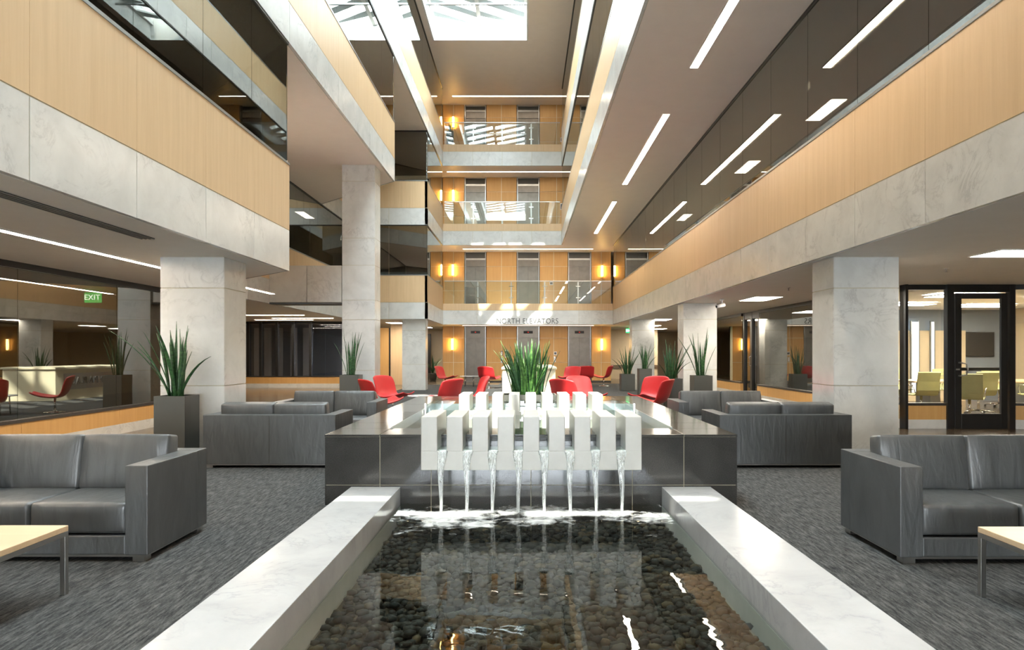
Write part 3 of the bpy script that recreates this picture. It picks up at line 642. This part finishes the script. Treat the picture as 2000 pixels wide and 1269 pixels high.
# ------------------------------------------------------------------ sofas
def cushion(name, w, d, h, b, mat, parent, loc, tilt=0.0, bw=0.03, zb=0.3):
    n = 8; V = []; F = []; idx = {}
    def vid(p):
        k = tuple(round(c, 5) for c in p)
        if k not in idx: idx[k] = len(V); V.append(Vector(p))
        return idx[k]
    for ax in range(3):
        for sgn in (-1, 1):
            o1, o2 = [(1, 2), (2, 0), (0, 1)][ax]
            for i in range(n):
                for j in range(n):
                    q = []
                    for (u, w_) in ((i, j), (i+1, j), (i+1, j+1), (i, j+1)):
                        p = [0, 0, 0]; p[ax] = sgn; p[o1] = 2*u/n-1; p[o2] = 2*w_/n-1; q.append(vid(p))
                    F.append(tuple(q if sgn > 0 else q[::-1]))
    out = []
    for p in V:
        q = Vector((p.x*w/2, p.y*d/2, p.z*h/2))
        fx, fy, fz = 1-p.x**2, 1-p.y**2, 1-p.z**2
        if abs(p.z) == 1: q.z += p.z*b*zb*math.sqrt(max(0, fx*fy))
        if abs(p.y) == 1: q.y += p.y*b*0.8*math.sqrt(max(0, fx*fz))
        if abs(p.x) == 1: q.x += p.x*b*0.35*math.sqrt(max(0, fy*fz))
        out.append(q)
    o = mesh(name, out, F, mat, parent, True); o.location = loc; o.rotation_euler = (tilt, 0, 0)
    bevel(o, bw, 3); o.modifiers['bevel'].angle_limit = math.radians(50)
    return o
SW, SD = 1.60, 0.85
def make_sofa(label):
    s = thing('sofa', label, 'sofa', group='charcoal leather two-seat sofas'); hw, hd = SW/2, SD/2
    for sg_ in (-1, 1):
        a, b = (-hw, -hw+0.15) if sg_ < 0 else (hw-0.15, hw)
        box('arm', a, b, -hd, hd-0.15, 0.055, 0.65, 'leather', s, 0.005, 2)
    box('back_panel', -hw, hw, hd-0.152, hd, 0.055, 0.651, 'leather', s, 0.005, 2)
    box('back_seam', -0.004, 0.004, hd, hd+0.003, 0.07, 0.64, 'dark_sill', s)
    box('front_rail', -hw+0.15, hw-0.15, -hd+0.005, hd-0.15, 0.055, 0.185, 'leather', s, 0.01, 2)
    box('base_trim', -hw+0.02, hw-0.02, -hd+0.015, hd-0.015, 0.040, 0.056, 'steel', s)
    cw = (SW-0.30)/2
    for k in (-1, 1):
        cushion('seat_cushion', cw-0.008, 0.70, 0.205, 0.018, 'leather', s, (k*cw/2, -hd+0.365, 0.295), 0, 0.022)
        cushion('back_cushion', cw-0.01, 0.15, 0.40, 0.032, 'leather', s, (k*cw/2, hd-0.235, 0.582), -0.16, 0.018, 0.12)
    for x in (-hw+0.03, hw-0.11):
        for y in (-hd+0.02, hd-0.10): box('foot', x, x+0.08, y, y+0.08, 0.008, 0.042, 'steel', s)
    return s
sofa0 = make_sofa('charcoal leather sofa in the left foreground beside the wood table')
spots = [(-3.31, 4.965, 0, None), (-3.09, 8.675, PI, 'charcoal leather sofa seen from behind, left of the fountain'), (-3.06, 10.83, 0, 'charcoal leather sofa facing the viewer, farther left of the fountain'),
         (3.155, 8.675, PI, 'charcoal leather sofa seen from behind, right of the fountain'), (3.15, 10.83, 0, 'charcoal leather sofa facing the viewer, farther right of the fountain'), (3.27, 4.915, 0, 'charcoal leather sofa in the right foreground beside the wood table')]
for k, (x, yy, rz, lab) in enumerate(spots):
    o = sofa0 if k == 0 else copy_tree(sofa0)
    o.location = (x, yy, 0); o.rotation_euler = (0, 0, rz)
    if lab: o['label'] = lab

# wood coffee tables
def wood_table(x0, x1, y0, y1, label):
    t = thing('coffee_table', label, 'table', ((x0+x1)/2, (y0+y1)/2, 0), group='maple coffee tables'); hx, hy = (x1-x0)/2, (y1-y0)/2
    box('tabletop', -hx, hx, -hy, hy, 0.372, 0.404, 'maple_top', t, 0.003)
    r = 0.03
    for x in (-hx, hx-r):
        for y in (-hy, hy-r): box('leg', x, x+r, y, y+r, 0.008, 0.372, 'steel', t, 0.002)
    for a in ((-hx+r, hx-r, -hy, -hy+r), (-hx+r, hx-r, hy-r, hy), (-hx, -hx+r, -hy+r, hy-r), (hx-r, hx, -hy+r, hy-r)): box('rail', a[0], a[1], a[2], a[3], 0.345, 0.372, 'steel', t)
wood_table(-3.75, -2.64, 3.14, 3.95, 'maple coffee table with steel legs at the left edge')
wood_table(2.60, 3.71, 3.12, 3.92, 'maple coffee table with steel legs at the right edge')

# ------------------------------------------------------------------ red lounge chairs and their tables
def make_chair(label):
    c = thing('lounge_chair', label, 'chair', group='red shell lounge chairs')
    prof = [(-0.43, 0.46, 0.20), (-0.34, 0.415, 0.26), (-0.20, 0.375, 0.30), (-0.04, 0.35, 0.32), (0.10, 0.355, 0.33), (0.20, 0.40, 0.335), (0.265, 0.49, 0.34), (0.305, 0.60, 0.34), (0.34, 0.72, 0.335), (0.375, 0.82, 0.325), (0.395, 0.875, 0.315)]
    nv = 11; V = []; F = []
    for i, (y, z, hw) in enumerate(prof):
        t = i/(len(prof)-1)
        for j in range(nv):
            u = 2*j/(nv-1)-1
            lift = 0.05*u*u*(1-t) ; fwd = 0.10*u*u*min(1, max(0, (t-0.3)/0.4))
            drop = -0.05*(u**4)*max(0, (t-0.85)/0.15)
            V.append((hw*1.14*u, y*1.05-fwd, z+lift+drop))
    for i in range(len(prof)-1):
        for j in range(nv-1): a = i*nv+j; F.append((a, a+1, a+nv+1, a+nv))
    sh = mesh('shell', V, F, 'red_shell', c, True)
    sd = sh.modifiers.new('solid', 'SOLIDIFY'); sd.thickness = 0.035; sd.offset = 0; ss = sh.modifiers.new('sub', 'SUBSURF'); ss.levels = 1; ss.render_levels = 1
    tube('pole', [(0, 0.02, 0.02), (0, 0.02, 0.35)], 0.025, 'chrome', c, 12)
    lathe('base_disc', [(0.22, 0.008), (0.22, 0.016), (0.05, 0.03), (0.03, 0.04)], 'chrome', c, 28, (0, 0.02, 0))
    return c
ch0 = make_chair('')
chairs = [(-2.98, 14.0, (0.8, 0.55), 'dark red lounge chair seen from behind, beside the left grey sofa'), (-3.08, 16.0, (0.85, -0.4), 'pinkish red lounge chair showing its seat, before the tall column'),
          (-1.74, 14.2, (-0.85, 0.50), 'sunlit orange-red lounge chair left of the fountain planter'), (-1.22, 15.5, (-0.92, -0.25), 'red lounge chair in side view left of the fountain planter'),
          (0.98, 14.2, (0.72, 0.65), 'sunlit red lounge chair just right of the fountain planter'), (1.42, 15.6, (0.6, -0.75), 'pinkish red lounge chair right of the fountain planter, seat visible'),
          (2.80, 15.5, (-0.72, -0.6), 'red lounge chair turned to the viewer, before the right planters'), (2.62, 13.95, (-0.85, 0.50), 'dark red lounge chair seen from behind, beside the right grey sofa'),
          (-3.20, 27.6, (0.9, -0.3), 'small distant red lounge chair below the left sconce'), (-1.40, 27.0, (0.5, 0.85), 'small distant red lounge chair before the left elevator'),
          (1.75, 27.0, (-0.6, -0.8), 'small distant red lounge chair partly hidden by the planter leaves'), (2.42, 28.1, (-0.2, 0.95), 'small distant dark red chair before the right elevator'), (3.30, 28.7, (-0.9, 0.35), 'small distant red lounge chair farthest right, in side view')]
for k, (x, yy, f, lab) in enumerate(chairs):
    o = ch0 if k == 0 else copy_tree(ch0)
    o.location = (x, yy, 0); o.rotation_euler = (0, 0, math.atan2(f[0], -f[1])); o['label'] = lab
def round_table(x, yy, r, label):
    t = thing('round_table', label, 'table', (x, yy, 0), group='round white low tables')
    lathe('tabletop', [(r-0.01, 0.425), (r, 0.43), (r, 0.445), (r-0.01, 0.45)], 'table_white', t, 40)
    for k in range(4):
        a = PI/4+PI/2*k; tube('leg', [(r*0.62*math.cos(a), r*0.62*math.sin(a), 0.008), (r*0.55*math.cos(a), r*0.55*math.sin(a), 0.426)], 0.014, 'chrome', t)
round_table(-2.28, 15.35, 0.36, 'round white low table among the left red chairs'); round_table(1.85, 14.5, 0.42, 'round white low table among the right red chairs')
round_table(-2.3, 28.3, 0.4, 'round white low table among the distant left chairs'); round_table(0.75, 28.2, 0.45, 'round white low table among the distant right chairs')

# ------------------------------------------------------------------ planters and snake plants
def leaf(parent, base, az, lean, ln, w, mat, curl=0.0, name='leaf'):
    n = 7; V = []; F = []
    d = Vector((math.cos(az), math.sin(az), 0)); sdir = Vector((-math.sin(az), math.cos(az), 0)); tw = R.uniform(-0.9, 0.9)
    pos = Vector(base); ang = lean*0.45
    for i in range(n+1):
        t = i/n; ww = w*(0.62+0.5*t if t < 0.45 else (0.845*(1-((t-0.45)/0.55)**1.8)))+0.001
        ca = tw*(0.3+t); sv = sdir*math.cos(ca) + d*math.sin(ca)*0.8; up = Vector((0, 0, 1))
        nn = d*math.cos(ang) - up*math.sin(ang)
        V += [pos - sv*ww/2, pos - nn*ww*0.16, pos + sv*ww/2]
        ang += (lean*0.9 + curl*t)/n
        pos = pos + (d*math.sin(ang) + up*math.cos(ang))*ln/n
    for i in range(n):
        a = i*3; F += [(a, a+1, a+4, a+3), (a+1, a+2, a+5, a+4)]
    o = mesh(name, V, F, mat, parent, True)
    sd = o.modifiers.new('solid', 'SOLIDIFY'); sd.thickness = 0.004
    return o
def planter(x, yy, w, h, label, nleaf, ll, mat='leaf', d=None, group='potted snake plants', z=0.008, spread=0.34):
    d = d or w
    p = thing('potted_snake_plant', label, 'plant', (x, yy, z), group=group); hw, hd = w/2, d/2; t = 0.025
    V = []; F = []
    rings = [(hw-0.01, hd-0.01, 0), (hw, hd, 0.01), (hw, hd, h), (hw-t, hd-t, h), (hw-t, hd-t, h-0.06)]
    for a, b, zz in rings: V += [(-a, -b, zz), (a, -b, zz), (a, b, zz), (-a, b, zz)]
    for i in range(len(rings)-1):
        for k in range(4): F.append((i*4+k, i*4+(k+1) % 4, i*4+4+(k+1) % 4, i*4+4+k))
    F.append((3, 2, 1, 0))
    mesh('pot', V, F, 'planter_grey', p)
    box('soil', -hw+t, hw-t, -hd+t, hd-t, h-0.10, h-0.05, 'soil', p)
    pl = p; zb = h-0.055
    for k in range(nleaf):
        rr = math.sqrt(R.random()); a = R.uniform(0, 2*PI)
        bx, by = (hw-0.06)*rr*math.cos(a), (hd-0.06)*rr*math.sin(a)
        az = a+R.uniform(-0.5, 0.5); ln_ = R.uniform(0.02, spread)+0.30*rr*(R.random() < 0.35)
        if math.sin(az) > 0.0: ln_ *= 0.25
        leaf(pl, (bx*0.7, by*0.7, zb), az, ln_, ll*R.uniform(0.5, 1.0), R.uniform(0.035, 0.06), mat if mat == 'leaf' or k % 2 else 'leaf', R.uniform(-0.2, 0.5))  # alternate leaves darker, in place of shade on the sunlit clump
    return p
planter(-4.36, 8.56, 0.38, 0.86, 'splayed snake plant in tall grey planter before the near left column', 24, 1.12, spread=0.6)
planter(-4.22, 16.6, 0.45, 0.86, 'sparse snake plant in grey planter at the tall left column', 15, 1.22, spread=0.45)
planter(4.26, 16.5, 0.44, 0.85, 'tall snake plant in grey planter before the middle right column', 18, 1.25, spread=0.35)
planter(3.42, 15.95, 0.44, 0.80, 'bushy snake plant rising behind the dark red chair on the right', 30, 0.98, spread=0.6)
planter(3.98, 22.7, 0.42, 0.87, 'small snake plant in grey planter between the far right columns', 22, 0.92, spread=0.3)
planter(3.78, 25.2, 0.50, 0.62, 'wide snake plant in low grey planter beside the farthest right column', 28, 1.15, spread=0.6)
planter(-3.38, 30.9, 0.3, 1.0, 'small potted plant at the left end of the top floor lobby', 12, 0.45, z=S[2]+0.73)
# loose leafy plant by the far corridor door
pm = thing('potted_palm', 'faint leafy palm by the dark door left of the elevators', 'plant', (-4.55, 33.8, 0))
lathe('pot', [(0.16, 0.0), (0.22, 0.4), (0.20, 0.4), (0.19, 0.36)], 'planter_grey', pm, 20)
for k in range(16): leaf(pm, (0, 0, 0.36), R.uniform(0, 2*PI), R.uniform(0.3, 1.0), R.uniform(0.7, 1.1), 0.07, 'leaf', 0.8)

# ------------------------------------------------------------------ sign wall behind the fountain
sw = thing('sign_wall', 'low cream stone wall behind the fountain planter', 'wall', (0.26, 21.8, 0.008))
box('wall_body', -0.9, 0.62, -2.2, 2.2, 0, 0.92, 'cream_stone', sw, 0.006); box('cap', -0.93, 0.66, -2.24, 2.24, 0.92, 0.98, 'cream_stone', sw, 0.006)
ss = thing('sign_panel', 'silver panel with dark letters reading OLYMPIA PLACE', 'sign', (-0.64, 21.2, 0.56), -PI/2)
box('panel', -1.25, 1.25, -0.03, 0.0, -0.24, 0.24, 'steel', ss, 0.004)
text('letters', 'OLYMPIA PLACE', 0.30, (0, -0.04, 0), (PI/2, 0, 0), 'letters', ss, 0.012)

# ------------------------------------------------------------------ fountain basin (black granite)
FX0, FX1, FY0, FY1, FZ = -1.833, 1.946, 6.25, 11.8, 0.654
fb = thing('fountain', 'black granite fountain with two white notched spillway blocks', 'fountain', (0, 0, 0))
IX0, IX1, IY0, IY1 = -1.327, 1.457, 6.75, 9.9
jx = [FX0, -1.327, -0.858, 0.056, 0.985, 1.457, FX1]
box('core', FX0+0.012, FX1-0.012, FY0+0.012, IY0-0.012, 0.0, FZ-0.012, 'grout', fb); box('core', FX0+0.012, FX1-0.012, IY1+0.012, FY1-0.012, 0, FZ-0.012, 'grout', fb)
box('core', FX0+0.012, IX0-0.012, IY0-0.012, IY1+0.012, 0, FZ-0.012, 'grout', fb); box('core', IX1+0.012, FX1-0.012, IY0-0.012, IY1+0.012, 0, FZ-0.012, 'grout', fb)
g = 0.0035
for a, b in zip(jx[:-1], jx[1:]):
    for z0, z1 in ((-0.14, 0.19), (0.19, FZ-0.02)): box('granite_panel', a+g, b-g, FY0, FY0+0.02, z0+g, z1-g, 'granite', fb)
    box('granite_cap', a+g, b-g, FY0-0.012, IY0, FZ-0.02, FZ, 'granite', fb, 0.002)
    box('granite_cap', a+g, b-g, IY1, FY1, FZ-0.02, FZ, 'granite', fb, 0.002)
ys = [IY0, 7.3, 8.6, IY1]
for a, b in zip(ys[:-1], ys[1:]):
    box('granite_cap', FX0, IX0, a+g, b-g, FZ-0.02, FZ, 'granite', fb, 0.002); box('granite_cap', IX1, FX1, a+g, b-g, FZ-0.02, FZ, 'granite', fb, 0.002)
ys = [FY0+0.02, 7.3, 8.6, 9.9, FY1]
for a, b in zip(ys[:-1], ys[1:]):
    for z0, z1 in ((0.008, 0.19), (0.19, FZ-0.02)):
        box('granite_panel', FX0, FX0+0.02, a+g, b-g, z0+g, z1-g, 'granite', fb); box('granite_panel', FX1-0.02, FX1, a+g, b-g, z0+g, z1-g, 'granite', fb)
box('basin_floor', IX0-0.02, IX1+0.02, IY0-0.02, IY1+0.02, 0.36, 0.40, 'granite', fb)
box('lining', IX0, IX0+0.012, IY0, IY1, 0.40, FZ+0.012, 'sill_metal', fb); box('lining', IX1-0.012, IX1, IY0, IY1, 0.40, FZ+0.012, 'sill_metal', fb); box('lining', IX0, IX1, IY1-0.012, IY1, 0.40, FZ+0.012, 'sill_metal', fb)
box('basin_water', IX0+0.012, IX1-0.012, IY0, IY1-0.012, 0.40, 0.57, 'water', fb)
# glass splash rims
for x in (IX0+0.03, IX1-0.03): box('glass_rim', x-0.006, x+0.006, 8.9, IY1-0.05, 0.5, 0.72, 'glass_rail', fb); tube('rim_post', [(x, 8.9, 0.45), (x, 8.9, 0.74)], 0.010, 'plastic_white', fb)
box('glass_rim', IX0+0.03, IX1-0.03, IY1-0.05, IY1-0.04, 0.5, 0.72, 'glass_rail', fb)

def spillway(x0, y0, zb, zt, zn, depth, label, streams_to, group=None):
    tw, pit, n = 0.1415, 0.2227, 9
    Wd = tw*n + (pit-tw)*(n-1); h = zt-zb; hn = zn-zb
    s = box('spillway', 0, Wd, 0, depth, 0, hn, 'cast_white', fb, 0.004); s.location = (x0, y0, zb); s['label'] = label
    for k in range(n): box('tooth_block', k*pit, k*pit+tw, 0, depth, hn-0.004, h, 'cast_white', s, 0.006)
    for k in range(n-1):
        xc = k*pit+tw+(pit-tw)/2; cw = pit-tw
        box('channel_water', xc-cw/2+0.001, xc+cw/2-0.001, 0.01, depth, hn-0.001, hn+0.012, 'water', s)
        zd = streams_to - zb; pts = []; rad = []; nn = 12; V = []; F = []
        for i in range(nn+1):
            t = i/nn; z = hn+0.008 - (hn-zd)*t*t*0.9 - (hn-zd)*t*0.1; yy = 0.015 - 0.085*min(1, t*1.3)**0.8; hw = (cw*0.46)*(1-t)**1.1 + 0.0125; th = 0.006+0.006*t
            wob = 0.003*math.sin(9*t+k)
            m_ = 8
            for j in range(m_):
                a = 2*PI*j/m_; V.append((xc+wob+hw*math.cos(a)*(1+0.10*math.sin(5*a+7*t+k)), yy+th*math.sin(a), z))
        for i in range(nn):
            for j in range(8): F.append((i*8+j, i*8+(j+1) % 8, (i+1)*8+(j+1) % 8, (i+1)*8+j))
        mesh('water_stream', V, F, 'falling_water', s, True)
    return s
spillway(-0.905, 5.95, 0.378, 0.845, 0.545, 0.70, 'front white notched spillway block pouring eight water streams', 0.02)
spillway(-0.88, 9.12, 0.40, 0.845, 0.62, 0.62, 'back white notched spillway block before the planter', 0.57)
planter(0.05, 10.55, 0.86, 0.11, 'dense bright snake plants in a trough behind the white spillway blocks', 110, 0.92, 'leaf_sunlit', d=0.45, z=FZ+0.001, spread=0.42)

# ------------------------------------------------------------------ reflecting pool
PY0, PY1, LZ, WZ = 1.3, 6.25, 0.176, 0.02
rp = thing('reflecting_pool', 'long pebble-bottomed pool with white marble ledges', 'pool', (0, 0, 0))
LX0, LX1 = -1.59, 1.70
box('ledge', LX0, PX0, PY0, PY1-0.002, 0.0, LZ, 'marble_ledge', rp, 0.004); box('ledge', PX1, LX1, PY0, PY1-0.002, 0.0, LZ, 'marble_ledge', rp, 0.004)
box('ledge', LX0, LX1, PY0-0.45, PY0, 0.0, LZ, 'marble_ledge', rp, 0.004)
box('pool_wall', PX0-0.02, PX0+0.0, PY0, PY1, -0.2, 0.0, 'cast_white', rp); box('pool_wall', PX1, PX1+0.02, PY0, PY1, -0.2, 0.0, 'cast_white', rp); box('pool_wall', PX0, PX1, PY0-0.02, PY0, -0.2, 0.0, 'cast_white', rp)
box('pool_floor', PX0-0.02, PX1+0.02, PY0-0.02, PY1, -0.24, -0.15, 'pebble', rp)
V = [(PX0+0.001, PY0, WZ), (PX1-0.001, PY0, WZ), (PX1-0.001, PY1, WZ), (PX0+0.001, PY1, WZ)]
mesh('water_surface', V, [(0, 1, 2, 3)], 'water', rp)
# foam spread where the streams land
nx, ny = 60, 32; V = []; F = []; tone = []
for j in range(ny+1):
    for i in range(nx+1):
        x = PX0+0.03 + (PX1-PX0-0.06)*i/nx; yy = 5.10 + 1.11*j/ny
        f = math.exp(-((yy-5.83)/0.33)**2)*0.46 - 0.24 + 0.34*noise.noise((x*3.4, yy*4.4, 0.3)) + 0.15*noise.noise((x*9, yy*9, 5.3))
        f -= 0.25*max(0, abs(x-0.06)-0.85)
        f += 0.26*math.exp(-((x+0.42)/0.30)**2)*math.exp(-((yy-5.50)/0.17)**2)
        V.append((x, yy, WZ+0.003+0.012*max(0, noise.noise((x*9, yy*9, 2.2))))); tone.append(f)
for j in range(ny):
    for i in range(nx): a = j*(nx+1)+i; F.append((a, a+1, a+nx+2, a+nx+1))
fo = mesh('foam', V, F, 'foam', rp, True); fo['kind'] = 'stuff'
at = fo.data.attributes.new('tone', 'FLOAT', 'POINT')
for i, t in enumerate(tone): at.data[i].value = t
# pebbles
pb = rp
def pebble_verts(sub=1):
    bm = bmesh.new(); bmesh.ops.create_icosphere(bm, subdivisions=sub, radius=1.0)
    off = Vector((R.uniform(0, 50), R.uniform(0, 50), R.uniform(0, 50)))
    vs = [v.co*(1+0.22*noise.noise(v.co*0.9+off)) for v in bm.verts]; fs = [tuple(v.index for v in f.verts) for f in bm.faces]; bm.free(); return vs, fs
pm_ = []
for k in range(8):
    vs, fs = pebble_verts(2); me = bpy.data.meshes.new('pebble'); me.from_pydata([tuple(v) for v in vs], [], fs); me.materials.append(M['pebble'])
    for p in me.polygons: p.use_smooth = True
    pm_.append(me)
st_ = []
yy = PY0+0.03
while yy < PY1-0.04:
    x = PX0+0.03+R.uniform(0, 0.05)
    while x < PX1-0.02:
        st_.append((x+R.uniform(-0.012, 0.012), yy+R.uniform(-0.015, 0.015), -0.135+R.uniform(-0.01, 0.02))); x += R.uniform(0.048, 0.075)
    yy += 0.046
for k in range(500): st_.append((R.uniform(PX0+0.04, PX1-0.04), R.uniform(PY0+0.05, PY1-0.06), -0.10+R.uniform(-0.006, 0.012)))
vis = [s for s in st_ if s[1] > 3.12]; hid = [s for s in st_ if s[1] <= 3.12]
vis.sort(key=lambda s: s[1])
near, rest = vis[:300], vis[300:]+hid
def rnd_m():
    a = R.uniform(0.028, 0.050)
    return Matrix.Rotation(R.uniform(0, PI), 4, 'Z') @ Matrix.Rotation(R.uniform(-0.25, 0.25), 4, 'X') @ Matrix.Diagonal((a, a*R.uniform(0.62, 0.9), a*R.uniform(0.38, 0.55), 1))
for s in near:
    o = bpy.data.objects.new('pebble', R.choice(pm_)); COL.objects.link(o); o.parent = pb; o.matrix_local = Matrix.Translation(s) @ rnd_m()
protos = [pebble_verts(1) for _ in range(8)]
V = []; F = []; tone = []
for s in rest:
    vs, fs = R.choice(protos); mt = Matrix.Translation(s) @ rnd_m(); b = len(V); tn = R.random()
    V += [mt @ v for v in vs]; F += [tuple(i+b for i in f) for f in fs]; tone += [tn]*len(vs)
o = mesh('pebbles', V, F, 'pebble', pb, True); o['kind'] = 'stuff'
at = o.data.attributes.new('tone', 'FLOAT', 'POINT'); at.data.foreach_set('value', tone)
